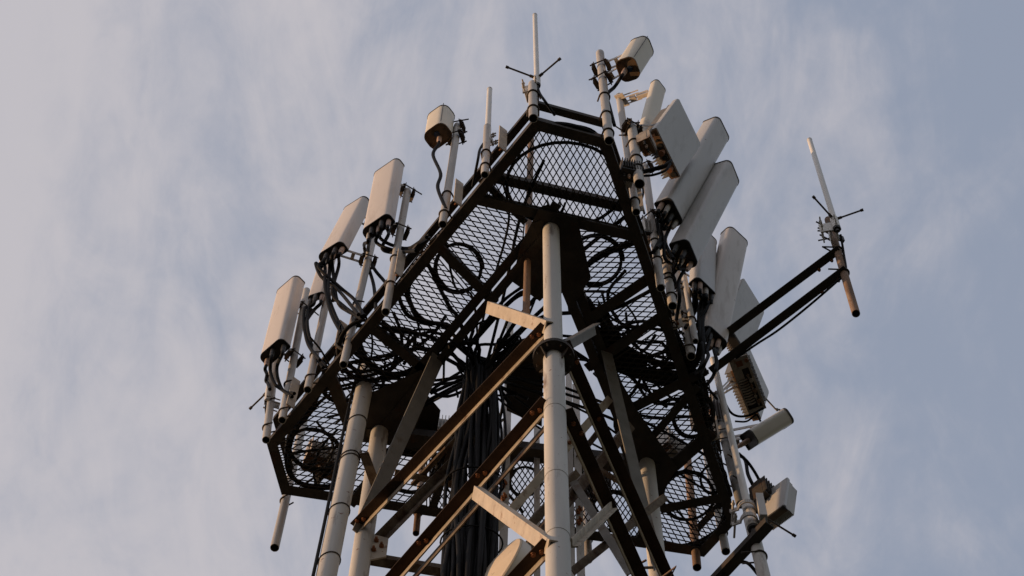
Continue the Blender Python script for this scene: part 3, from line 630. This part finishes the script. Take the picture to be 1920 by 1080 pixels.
# clamp bracket for the top rod
def clampset(c, label, n_in, group='clamp brackets under rod antennas', mt=GALV, s=1.0, parent=None):
    x = V((n_in[0], n_in[1], 0)).normalized(); y = V((-x.y, x.x, 0)); b = MB()
    b.cbox(c, x*.012, y*.13*s, UPZ*.16*s); b.cbox(c+x*.05*s, x*.1*s, y*.01, UPZ*.16*s)
    for dz in (-.05, .05):
        b.tube([c+y*.05*s+UPZ*dz*s-x*.07*s, c+y*.05*s+UPZ*dz*s+x*.09*s], .006, 8); b.tube([c-y*.05*s+UPZ*dz*s-x*.07*s, c-y*.05*s+UPZ*dz*s+x*.09*s], .006, 8)
        b.bolt(c+y*.05*s+UPZ*dz*s-x*.03*s, -x, .012, .012); b.bolt(c-y*.05*s+UPZ*dz*s-x*.03*s, -x, .012, .012)
    return b.build('clamp_bracket', mt, parent)
clampset(RW[1]+V((-.045, .03, .03)), '', (.3, 1), parent=RW[0])
clampset(RP[1]+V((.03, .03, .1)), '', (-1, .4), s=.6, parent=RP[0])
clampset(RL[1]+V((.03, .02, .0)), '', (1, .3), s=.7, parent=RL[0])
# outrigger arms on the right with the rusty pipe
zr = Z0+.55
mb1 = hz(1322, 665, Z0+.42); mb2 = hz(1579, 473, Z0+.42); mc1 = hz(1338, 702, Z0-.02); mc2 = hz(1592, 510, Z0-.02)
ot = thing('outrigger_arm', 'upper of the two black arms reaching out right to the rusty pipe', 'arm', mb1, 'black outrigger arms on the right')
MB().ell(mb1, mb2, (-.5, -1, 0), UPZ, .066, .06, .008).build('beam', STEEL, ot)
MB().bolt(mb2-(mb2-mb1).normalized()*.1, DN).bolt(mb2-(mb2-mb1).normalized()*.22, DN).build('bolt', RUSTB, ot)
ot = thing('outrigger_arm', 'lower of the two black arms, with a thin cable along it', 'arm', mc1, 'black outrigger arms on the right')
MB().ell(mc1, mc2, (-.5, -1, 0), UPZ, .066, .06, .008).build('beam', STEEL, ot)
MB().bolt(mc2-(mc2-mc1).normalized()*.1, DN).bolt(mc2-(mc2-mc1).normalized()*.25, DN).build('bolt', RUSTB, ot)
q = hz(1584, 500, Z0+.02); PIPES['dummy'] = (q, q, .03)
def freepipe(key, bot, top, z, zp, r, mt, label, rings, group=None):
    cl = hz(*zp, z); a = near_line(cl, *bot); b = near_line(cl, *top); t = thing('mount_pipe', label, 'pipe', a, group)
    MB().pipe(a, b, r, steps=3).build('tube', [mt, HOLE], t); PIPES[key] = (a, b, r)
    for py in rings:
        m_ = min(range(201), key=lambda i: abs(pj(a.lerp(b, i/200))[1]-py)); c = a.lerp(b, m_/200)
        pts = [c+V((-.11, .05, 0))]+[c+V((math.cos(k)*(r+.007), math.sin(k)*(r+.007), 0)) for k in [2.2-i*.44 for i in range(11)]]+[c+V((-.12, -.03, 0))]
        MB().tube(smooth(pts, 3), .0065, 8).build('u_bolt', RING, t)
    return t
tp = freepipe('rp', (1605, 588), (1553, 412), Z0+.02, (1582, 510), .030, RUSTY, 'rusty brown pipe at the end of the two black arms', (512, 470, 440))
b = MB(); a_, b_, r_ = PIPES['rp']
for f_ in (.66, .80, .88, .95):
    c = a_.lerp(b_, f_); MB().tube([c+V((-.105, -.01, .02)), c+V((.02, .05, 0))], .0065, 8).build('threaded_rod', RING, tp)
for f_ in (.80, .93): c = a_.lerp(b_, f_); b.cbox(c+V((.03, 0, 0)), V((.1, .04, 0)), V((-.01, .02, 0)), V((0, 0, .1)))
b.build('clamp_block', RING, tp)
clampset(RR[1]+V((-.05, .02, .08)), '', (.2, 1), parent=RR[0], s=1.1, mt=WHITE)
# lower right mast with its stand-off arm and U clamps
zc_ = Z0-2.3
mt_ = freepipe('lp', (1452, 1160), (1404, 965), zc_, (1418, 1010), .043, LEG, 'grey pole under the long white rod at the lower right edge', (1045,))
a = hz(1330, 1092, zc_-.15); b_ = hz(1436, 978, zc_-.15)
ot = thing('stand_off_arm', 'dark square arm reaching up to the pole at the lower right', 'arm', a)
MB().ell(a, b_, (.7, .7, 0), UPZ, .072, .07, .009).build('beam', STEEL, ot)
for dz in (.05, .25):
    c = hz(1406, 985, zc_)+V((0, 0, dz)); pts = []
    for k in range(13):
        t_ = math.pi*(k/12); pts.append(c+V((-math.cos(t_)*.054, -math.sin(t_)*.058, 0)))
    pts = [pts[0]+V((-.06, .02, -.01))]+pts+[pts[-1]+V((.06, .02, .01))]
    u = MB()
    for i in range(len(pts)-1): 
        v = pts[i+1]-pts[i]; n_ = V((v.y, -v.x, 0)).normalized(); u.box(pts[i]-UPZ*.025, v*1.04, n_*.009, UPZ*.05)
    for s_ in (-1, 1): u.tube([c+V((s_*.095, -.06, 0)), c+V((s_*.095, .12, 0))], .008, 8); u.bolt(c+V((s_*.095, -.03, 0)), (0, -1, 0), .014, .016)
    u.build('u_clamp', GALV, RB[0])
MB().cbox(hz(1416, 968, zc_)+V((.06, .03, .16)), V((.01, .10, 0)), V((.05, 0, 0)), V((0, 0, .34))).build('clamp_plate', GALV, RB[0])
# ------------------------------------------------------------------ microwave dish at the bottom
dc = hz(920, 1086, 14.9); dn = V((-.80, -.60, .11)).normalized()
dt = thing('microwave_dish', 'sunlit cream round dish cover beside the collar leg at the bottom edge', 'dish', dc)
dx_ = dn.cross(UPZ).normalized(); dy_ = dx_.cross(dn).normalized(); Rd = .31; n = 56
rg = lambda r_, h: [dc+(dx_*math.cos(2*math.pi*k/n)+dy_*math.sin(2*math.pi*k/n))*r_+dn*h for k in range(n)]
q = [(k, (k+1) % n, n+(k+1) % n, n+k) for k in range(n)]
m = MB(); prof = [(Rd, 0), (Rd*.97, .01), (Rd*.8, .02), (Rd*.5, .03), (Rd*.2, .036), (.002, .038)]
for (r1, h1_), (r2, h2_) in zip(prof, prof[1:]): m.add(rg(r1, h1_)+rg(r2, h2_), q, True)
m.build('radome', DISH, dt)
m = MB(); m.add(rg(Rd, -.002)+rg(Rd, -.07), [f[::-1] for f in q], True); m.add(rg(Rd, -.07)+rg(.08, -.24), [f[::-1] for f in q], True); m.add(rg(.08, -.24), [tuple(range(n))]); m.build('shroud', WHITE, dt)
m = MB(); m.tube([dc-dn*.23, dc-dn*.42], .045, 16); m.build('feed_housing', GALV, dt)
# ------------------------------------------------------------------ cables
cab_n = [0]
def cable(pts, label, group, r=.0105, name='cable', k=6):
    o = MB().tube(smooth(pts, k), r, 8).build(name, BLK); tag(o, label, 'cable', group); return o
def rf(ref, x, y): return near_line(PIPES[ref][0], x, y)
def jumper(key, i, ref, pxs, end_z, r=.0105):
    tips = AN[key][1]; c, ax = tips[i % len(tips)]; pts = [c+ax*.02, c-ax*.06]
    base = PIPES[ref][0]
    for j, (x, y) in enumerate(pxs[:-1]):
        q = near_line(base, x, y); pts.append(q+V((random.uniform(-.01, .01), random.uniform(-.02, .02), 0)))
    pts.append(hz(*pxs[-1], end_z)); return pts
J = [
 ('a1', 0, 'p4', [(683, 462), (690, 500), (702, 535), (705, 580)], Z0+.15, 'black cable dropping straight from the outer end of the tallest left panel'),
 ('a1', 1, 'p4', [(690, 470), (700, 505), (722, 535), (742, 560)], Z0+.15, 'black cable falling beside the outermost one of the tallest left panel'),
 ('a1', 2, 'p5', [(706, 452), (728, 466), (762, 468), (800, 445)], Z0+.2, 'black cable curving right from the tallest left panel to the platform rail'),
 ('a1', 3, 'p5', [(712, 446), (735, 462), (768, 464), (806, 440)], Z0+.2, 'upper black cable curving right from the tallest left panel'),
 ('a1', 4, 'p5', [(728, 440), (715, 462), (740, 472), (780, 470)], Z0+.2, 'inner black cable bending back under the tallest left panel'),
 ('a2', 0, 'p4', [(594, 492), (602, 515), (632, 545), (672, 590)], Z0+.1, 'outer black cable sweeping from the leaning left panel to the rail'),
 ('a2', 1, 'p4', [(610, 500), (612, 540), (622, 590), (640, 625)], Z0+.1, 'black cable hanging straight down from the leaning left panel'),
 ('a2', 2, 'p4', [(620, 505), (617, 550), (628, 585), (645, 622)], Z0+.1, 'second straight hanging black cable of the leaning left panel'),
 ('a2', 3, 'p4', [(626, 505), (632, 560), (650, 580), (678, 594)], Z0+.1, 'black cable turning right below the leaning left panel'),
 ('a2', 4, 'p4', [(636, 500), (624, 545), (640, 575), (680, 600)], Z0+.1, 'inner black cable looping below the leaning left panel'),
 ('a2', 1, 'p4', [(600, 505), (640, 540), (665, 565), (682, 592)], Z0+.1, 'black cable crossing over the others below the leaning left panel'),
 ('a2b', 0, 'p3', [(573, 580), (571, 615), (582, 655), (612, 688)], Z0+.1, 'cable curving down from the small pinkish panel'),
 ('a2b', 1, 'p3', [(578, 580), (576, 620), (588, 660), (606, 690)], Z0+.1, 'second cable curving down from the small pinkish panel'),
 ('a2b', 2, 'p3', [(586, 580), (573, 610), (580, 645), (600, 675)], Z0+.1, 'third cable curving down from the small pinkish panel'),
 ('a3', 1, 'p2', [(509, 700), (516, 722), (530, 735), (548, 744)], Z0+.15, 'cable curving from the lowest left panel to the platform corner'),
 ('a3', 2, 'p2', [(522, 690), (523, 712), (534, 730), (552, 738)], Z0+.15, 'inner cable of the lowest left panel'),
 ('a3', 0, 'p1', [(500, 705), (500, 715), (503, 722), (506, 730)], Z0+.3, 'thin cable from the outer end of the lowest left panel'),
 ('a8', 0, 'p13', [(1232, 400), (1233, 430), (1240, 450), (1226, 470)], Z0+.2, 'cable from the uppermost long grey panel nearest its pipe'),
 ('a8', 1, 'p13', [(1238, 400), (1230, 425), (1244, 446), (1232, 465)], Z0+.2, 'second cable from the uppermost long grey panel'),
 ('a8', 2, 'p13', [(1246, 408), (1238, 430), (1243, 455), (1220, 475)], Z0+.2, 'third cable from the uppermost long grey panel'),
 ('a8', 3, 'p13', [(1250, 410), (1240, 435), (1252, 460), (1262, 485)], Z0+.2, 'fourth cable from the uppermost long grey panel'),
 ('a8', 4, 'p13', [(1258, 420), (1248, 450), (1245, 478), (1262, 498)], Z0+.2, 'outer cable from the uppermost long grey panel'),
 ('a9', 0, 'p15', [(1268, 490), (1260, 510), (1266, 530), (1250, 560)], Z0+.2, 'cable hanging from the middle long grey panel nearest its pipe'),
 ('a9', 1, 'p15', [(1276, 500), (1262, 520), (1255, 545), (1262, 590)], Z0+.2, 'second cable hanging from the middle long grey panel'),
 ('a9', 2, 'p15', [(1280, 505), (1270, 525), (1272, 560), (1268, 600)], Z0+.2, 'third cable hanging from the middle long grey panel'),
 ('a10', 0, 'p16', [(1301, 545), (1302, 570), (1292, 595), (1285, 615)], Z0+.2, 'cable from the tucked panel on the right, nearest its pipe'),
 ('a10', 1, 'p16', [(1306, 550), (1303, 580), (1290, 610), (1284, 640)], Z0+.2, 'second cable from the tucked panel on the right'),
 ('a10', 2, 'p16', [(1316, 550), (1310, 590), (1314, 640), (1305, 685)], Z0+.2, 'thick cable falling below the tucked panel on the right'),
 ('a10', 3, 'p16', [(1322, 560), (1315, 600), (1318, 650), (1300, 690)], Z0+.2, 'thick cable beside the other one below the tucked panel'),
 ('a10', 4, 'p16', [(1330, 570), (1322, 590), (1302, 610), (1288, 625)], Z0+.2, 'slanting cable below the tucked panel on the right'),
 ('a10', 5, 'p16', [(1338, 575), (1330, 610), (1322, 635), (1318, 660)], Z0+.2, 'outer cable of the tucked panel on the right'),
 ('a11', 0, 'p16', [(1318, 650), (1316, 670), (1310, 690), (1300, 700)], Z0+.2, 'cable under the broad brownish panel nearest the platform'),
 ('a11', 1, 'p16', [(1326, 655), (1326, 670), (1320, 690), (1312, 710)], Z0+.2, 'second cable under the broad brownish panel'),
 ('a11', 3, 'p16', [(1340, 655), (1345, 680), (1340, 700), (1325, 722)], Z0+.2, 'third cable under the broad brownish panel'),
 ('a14', 0, 'p18', [(1396, 860), (1402, 885), (1412, 905), (1418, 920)], Z0+.2, 'cable under the small white panel leaning out at the lower right'),
 ('a4', 0, 'p6', [(812, 290), (826, 330), (821, 355), (836, 392)], Z0+.1, 'cable snaking from the short cream box down its pipe'),
 ('a5', 0, 'p9', [(1155, 160), (1140, 178), (1142, 200), (1152, 235)], Z0+.3, 'cable running from the top right cream box down its pipe'),
]
for key, i, ref, pxs, z, lb in J:
    cable(jumper(key, i, ref, pxs, z), lb, 'jumper cables under the antennas', .0145 if key != 'a10' or i not in (2, 3) else .020)
G2 = 'loose cables on the outside of the platform'
cable([rf('p7', 912, 262), rf('p7', 900, 280), rf('p7', 896, 300), hz(886, 350, Z0+.1)], 'thin cable curling from the plain white rod to the platform edge', G2)
cable([RW[1], rf('p8', 1012, 175), rf('p8', 1022, 190), hz(1040, 216, Z0+.3)], 'thin cable from the base of the top white rod', G2)
cable([RL[1], rf('p1', 498, 765), rf('p1', 500, 785), rf('p1', 502, 800)], 'thin cable hanging from the far left rod base', G2, .008)
cable([hz(1576, 440, Z0+.5), hz(1582, 475, Z0+.35), hz(1586, 512, Z0-.05), hz(1569, 528, Z0-.1), hz(1536, 557, Z0-.14), hz(1494, 592, Z0-.16), hz(1455, 622, Z0-.12), hz(1419, 645, Z0-.06), hz(1380, 672, Z0-.02)], 'thin cable sagging under the lower black arm', G2, .009)
cable([hz(1340, 1092, 16.1), hz(1375, 1060, 16.2), hz(1400, 1055, 16.2), hz(1424, 1080, 16.1)], 'arched cable beside the lower right pole', G2, .012)
cable([hz(1352, 740, Z0+.3), hz(1372, 775, Z0+.3), hz(1400, 780, Z0+.3), hz(1432, 765, Z0+.3)], 'cable loop under the rusty finned radio', G2, .01)
cable([hz(1378, 790, Z0+.3), hz(1400, 790, Z0+.3), hz(1418, 778, Z0+.3), hz(1426, 790, Z0+.3)], 'lower cable loop under the rusty finned radio', G2, .008)
cable([hz(1385, 850, Z0+.2), hz(1405, 870, Z0+.2), hz(1425, 905, Z0+.2), hz(1420, 925, Z0+.2)], 'bowed cable right of the long white rod', G2, .012)
cable([rf('p11', 1200, 330), rf('p11', 1225, 328), rf('p11', 1250, 318), rf('p11', 1258, 300)], 'twin-curved cable under the square flat antenna', G2, .01)
cable([rf('p11', 1196, 325), rf('p11', 1222, 318), rf('p11', 1245, 312), rf('p11', 1256, 305)], 'thick cable under the square flat antenna', G2, .018)
cable([rf('p13', 1197, 345), rf('p13', 1199, 365), rf('p13', 1203, 380), hz(1208, 400, Z0+.1)], 'cable dropping from the thick clamped pipe', G2, .009)
cable([rf('p13', 1204, 345), rf('p13', 1206, 362), rf('p13', 1202, 378), hz(1200, 392, Z0+.1)], 'second cable dropping from the thick clamped pipe', G2, .009)
# thin support rod from the rusty radio to the small leaning panel
o = MB().tube([hz(1431, 742, Z0+.6), hz(1455, 768, Z0+.6)], .007, 8).bolt(hz(1455, 768, Z0+.6), (1, 0, 0)).build('support_rod', GALV, AN['a14'][0])
# vertical bundle in the middle of the tower
bc = hz(893, 850, Z0-1.6)
bt = thing('cable_bundle', 'thick bundle of black cables running down the middle of the tower', 'cable bundle', V((bc.x, bc.y, 9)))
offs = []
for i in range(46):
    a = i*2.39996; r_ = .17*math.sqrt((i+.5)/46); offs.append(V((math.cos(a)*r_*1.05, math.sin(a)*r_*.6, 0)))
heads = []
for i, o in enumerate(offs):
    w_ = V((random.uniform(-.03, .03), random.uniform(-.03, .03), 0)); w2_ = V((random.uniform(-.035, .035), random.uniform(-.03, .03), 0))
    top = V((bc.x+o.x*.6+random.uniform(-.02, .02), bc.y+o.y*.6, Z0+random.uniform(-.35, .1)))
    pts = [V((bc.x+o.x, bc.y+o.y, 9)), V((bc.x+o.x, bc.y+o.y, 13)), V((bc.x+o.x, bc.y+o.y, 14.2))+w2_, V((bc.x+o.x, bc.y+o.y, 15.2))+w_, V((bc.x+o.x, bc.y+o.y, 16.0))-w2_, V((bc.x+o.x*.98, bc.y+o.y, 16.7))-w_, V((bc.x+o.x*.95, bc.y+o.y, 17.5))+w2_*1.5, top]
    heads.append(top); MB().tube(smooth(pts, 4), random.choice((.010, .013, .016, .018)), 8).build('cable', BLK, bt)
for z in (13.4, 14.6, 15.6, 16.5):
    pts = [V((bc.x+math.cos(k*math.pi/12)*.20, bc.y+math.sin(k*math.pi/12)*.125, z)) for k in range(24)]
    MB().tube(pts, .006, 6, close=True).build('tie', BLK, bt)
# cables fanning from the bundle head to every part of the rim
GF = 'cables fanning out from the bundle over the mesh floor'
targets = [(832, 430), (790, 470), (742, 540), (700, 590), (668, 610), (640, 650), (610, 690), (575, 740), (560, 800), (548, 850), (600, 900), (640, 780), (700, 880), (800, 930),
           (1180, 400), (1206, 450), (1230, 540), (1246, 590), (1262, 620), (1275, 650), (1290, 690), (1310, 730), (1322, 780), (1335, 860), (1340, 930), (1300, 990), (1240, 880), (1120, 960), (980, 960), (1060, 380), (940, 330), (1020, 300)]
for i, (x, y) in enumerate(targets):
    e = hz(x, y, Z0+.09); h = heads[i % len(heads)]; m1 = h.lerp(e, .33)+V((random.uniform(-.12, .12), random.uniform(-.12, .12), 0)); m1.z = Z0+.08+random.uniform(0, .25)
    m2 = h.lerp(e, .68)+V((random.uniform(-.14, .14), random.uniform(-.14, .14), 0)); m2.z = Z0+.07+random.uniform(0, .05)
    cable([h, m1, m2, e], 'black cable fanning out from the bundle head over the mesh floor', GF, random.choice((.009, .012, .016)))
for i in range(22):
    h = random.choice(heads); a_ = random.uniform(0, 6.28); q_ = V((bc.x, bc.y, Z0)) + V((math.cos(a_)*random.uniform(.25, .6), math.sin(a_)*random.uniform(.15, .5), random.uniform(-.15, .2)))
    cable([h-UPZ*random.uniform(.3, .9), h+V((random.uniform(-.1, .1), random.uniform(-.1, .1), .05)), (h+q_)/2+V((random.uniform(-.15, .15), random.uniform(-.15, .15), .1)), q_], 'short black cable in the tangle at the head of the bundle', 'tangled cables at the head of the bundle', random.choice((.009, .012, .015)))
for i in range(46):
    if i % 2: p_ = hz(random.uniform(650, 850), 0, Z0); cx_, cy_ = random.choice(((700, 650), (760, 640), (690, 720), (640, 700), (800, 600), (600, 860)))
    else: cx_, cy_ = random.choice(((1150, 600), (1190, 650), (1230, 700), (1270, 740), (1180, 700), (1250, 680)))
    c_ = hz(cx_+random.uniform(-35, 35), cy_+random.uniform(-30, 30), Z0+.09+random.uniform(0, .1)); a_ = random.uniform(0, 6.28); l_ = random.uniform(.15, .32)
    d_ = V((math.cos(a_), math.sin(a_), 0)); n_ = V((-d_.y, d_.x, 0))*random.uniform(-.16, .16)
    cable([c_-d_*l_, c_-d_*l_*.35+n_, c_+d_*l_*.4+n_*.6, c_+d_*l_-n_*.5], 'short bowed black cable lying on the mesh walkways', 'bowed cables on the mesh walkways', random.choice((.008, .010, .013)))
GL = 'spare cable coils lying on the mesh floor'
def coil(px, py, r, turns, label, rr=.011, sq=1.0, rot=0):
    c = hz(px, py, Z0+.07); pts = []; nn = int(28*turns)
    for i in range(nn+1):
        a = 2*math.pi*i/28; q = r*(1+.05*math.sin(a*.7+px)+.03*(i/nn)); x = math.cos(a)*q; y = math.sin(a)*q*sq
        pts.append(c+V((x*math.cos(rot)-y*math.sin(rot), x*math.sin(rot)+y*math.cos(rot), .012*(i/28)+.01*math.sin(a*2))))
    o = MB().tube(pts, rr, 8).build('cable_coil', BLK); tag(o, label, 'cable', GL)
coil(1062, 345, .42, 1, 'wide single cable loop on the mesh at the nearest corner', .013, .75)
coil(860, 505, .17, 2, 'cable coil on the mesh beside the upper left cross beam', .012, 1.1)
coil(1118, 490, .19, 2, 'cable coil on the mesh right of the collar leg top', .011, 1.0)
coil(1205, 650, .24, 2, 'wide coil crossing the right walkway', .012, .8)
coil(1300, 780, .15, 3, 'triple coil next to the right rim lower down', .011, 1.2)
coil(1338, 900, .095, 2, 'small round coil at the far right of the mesh', .008, 1.2)
coil(1290, 930, .20, 2, 'coil on the mesh at the right end corner', .011, 1)
coil(690, 660, .22, 2, 'wide coil under the left rim', .012, 1.1)
coil(640, 720, .15, 2, 'coil next to the side pole head', .012, 1)
coil(590, 845, .20, 3, 'brown-stained coil at the left end of the mesh', .011, .8, .4)
coil(770, 880, .2, 2, 'coil on the rear walkway behind the left leg', .011, 1)
coil(1150, 960, .16, 2, 'coil on the rear walkway near the right leg', .011, 1)
coil(985, 905, .12, 2, 'coil on the rear walkway behind the collar leg', .010, 1)
# cables hugging the rim: rounded corner runs
GH = 'cable runs tied along the inside of the rim'
def rim(pxs, label, r=.014, nrep=3):
    t = thing('cable_run', label, 'cable run', hz(*pxs[0], Z0+.08), GH)
    for k in range(nrep):
        MB().tube(smooth([hz(x+random.uniform(-5, 5), y+random.uniform(-4, 4), Z0+.06+.02*k) for x, y in pxs], 6), r, 8).build('cable', BLK, t)
rim([(820, 455), (870, 400), (930, 330), (970, 270), (1010, 238), (1060, 234), (1110, 250), (1140, 290), (1165, 350), (1195, 430)], 'cable run curving round the nearest platform corner', .014, 4)
rim([(1195, 430), (1210, 480), (1225, 540), (1250, 600), (1280, 660), (1310, 730), (1330, 800), (1345, 870)], 'cable run along the right rim', .014, 5)
rim([(1345, 870), (1362, 930), (1350, 985), (1310, 1020), (1250, 1022), (1180, 1010)], 'cable run turning the far right corner', .013, 4)
rim([(810, 465), (780, 500), (762, 550), (790, 600), (840, 610), (830, 650)], 'cable run turning in from the left rim', .014, 4)
rim([(700, 600), (670, 640), (700, 690), (760, 700), (830, 650), (880, 640)], 'cable run crossing the left walkway', .014, 5)
rim([(660, 640), (620, 700), (580, 770), (545, 820), (540, 880), (570, 910), (640, 915)], 'cable run turning the far left corner', .013, 4)
rim([(1100, 560), (1160, 640), (1230, 680), (1300, 690)], 'cable run crossing the right walkway', .015, 6)
rim([(890, 640), (960, 560), (1000, 545), (1060, 540), (1120, 480), (1200, 450)], 'cable run passing behind the collar leg top', .012, 3)
rim([(880, 650), (940, 570), (985, 530), (1010, 520)], 'short cable run rising to the collar leg top', .009, 3)
rim([(700, 840), (760, 850), (830, 860), (860, 900), (850, 940)], 'cable run on the rear walkway left of the bundle', .013, 5)
# bent climbing rungs at the bottom right of the tower
o = thing('step_iron', 'bent rusty step irons near the right leg at the bottom edge', 'step', hz(1220, 1066, 15.5))
MB().tube([hz(1190, 1065, 15.5), hz(1225, 1064, 15.5)], .010, 8).build('rod', RUSTY, o)
MB().tube([hz(1242, 1082, 15.5), hz(1268, 1062, 15.5), hz(1255, 1084, 15.5)], .008, 8).build('rod', RUSTY, o)
MB().tube([hz(1190, 1062, 15.5), hz(1212, 1050, 15.5)], .008, 8).build('rod', RUSTY, o)
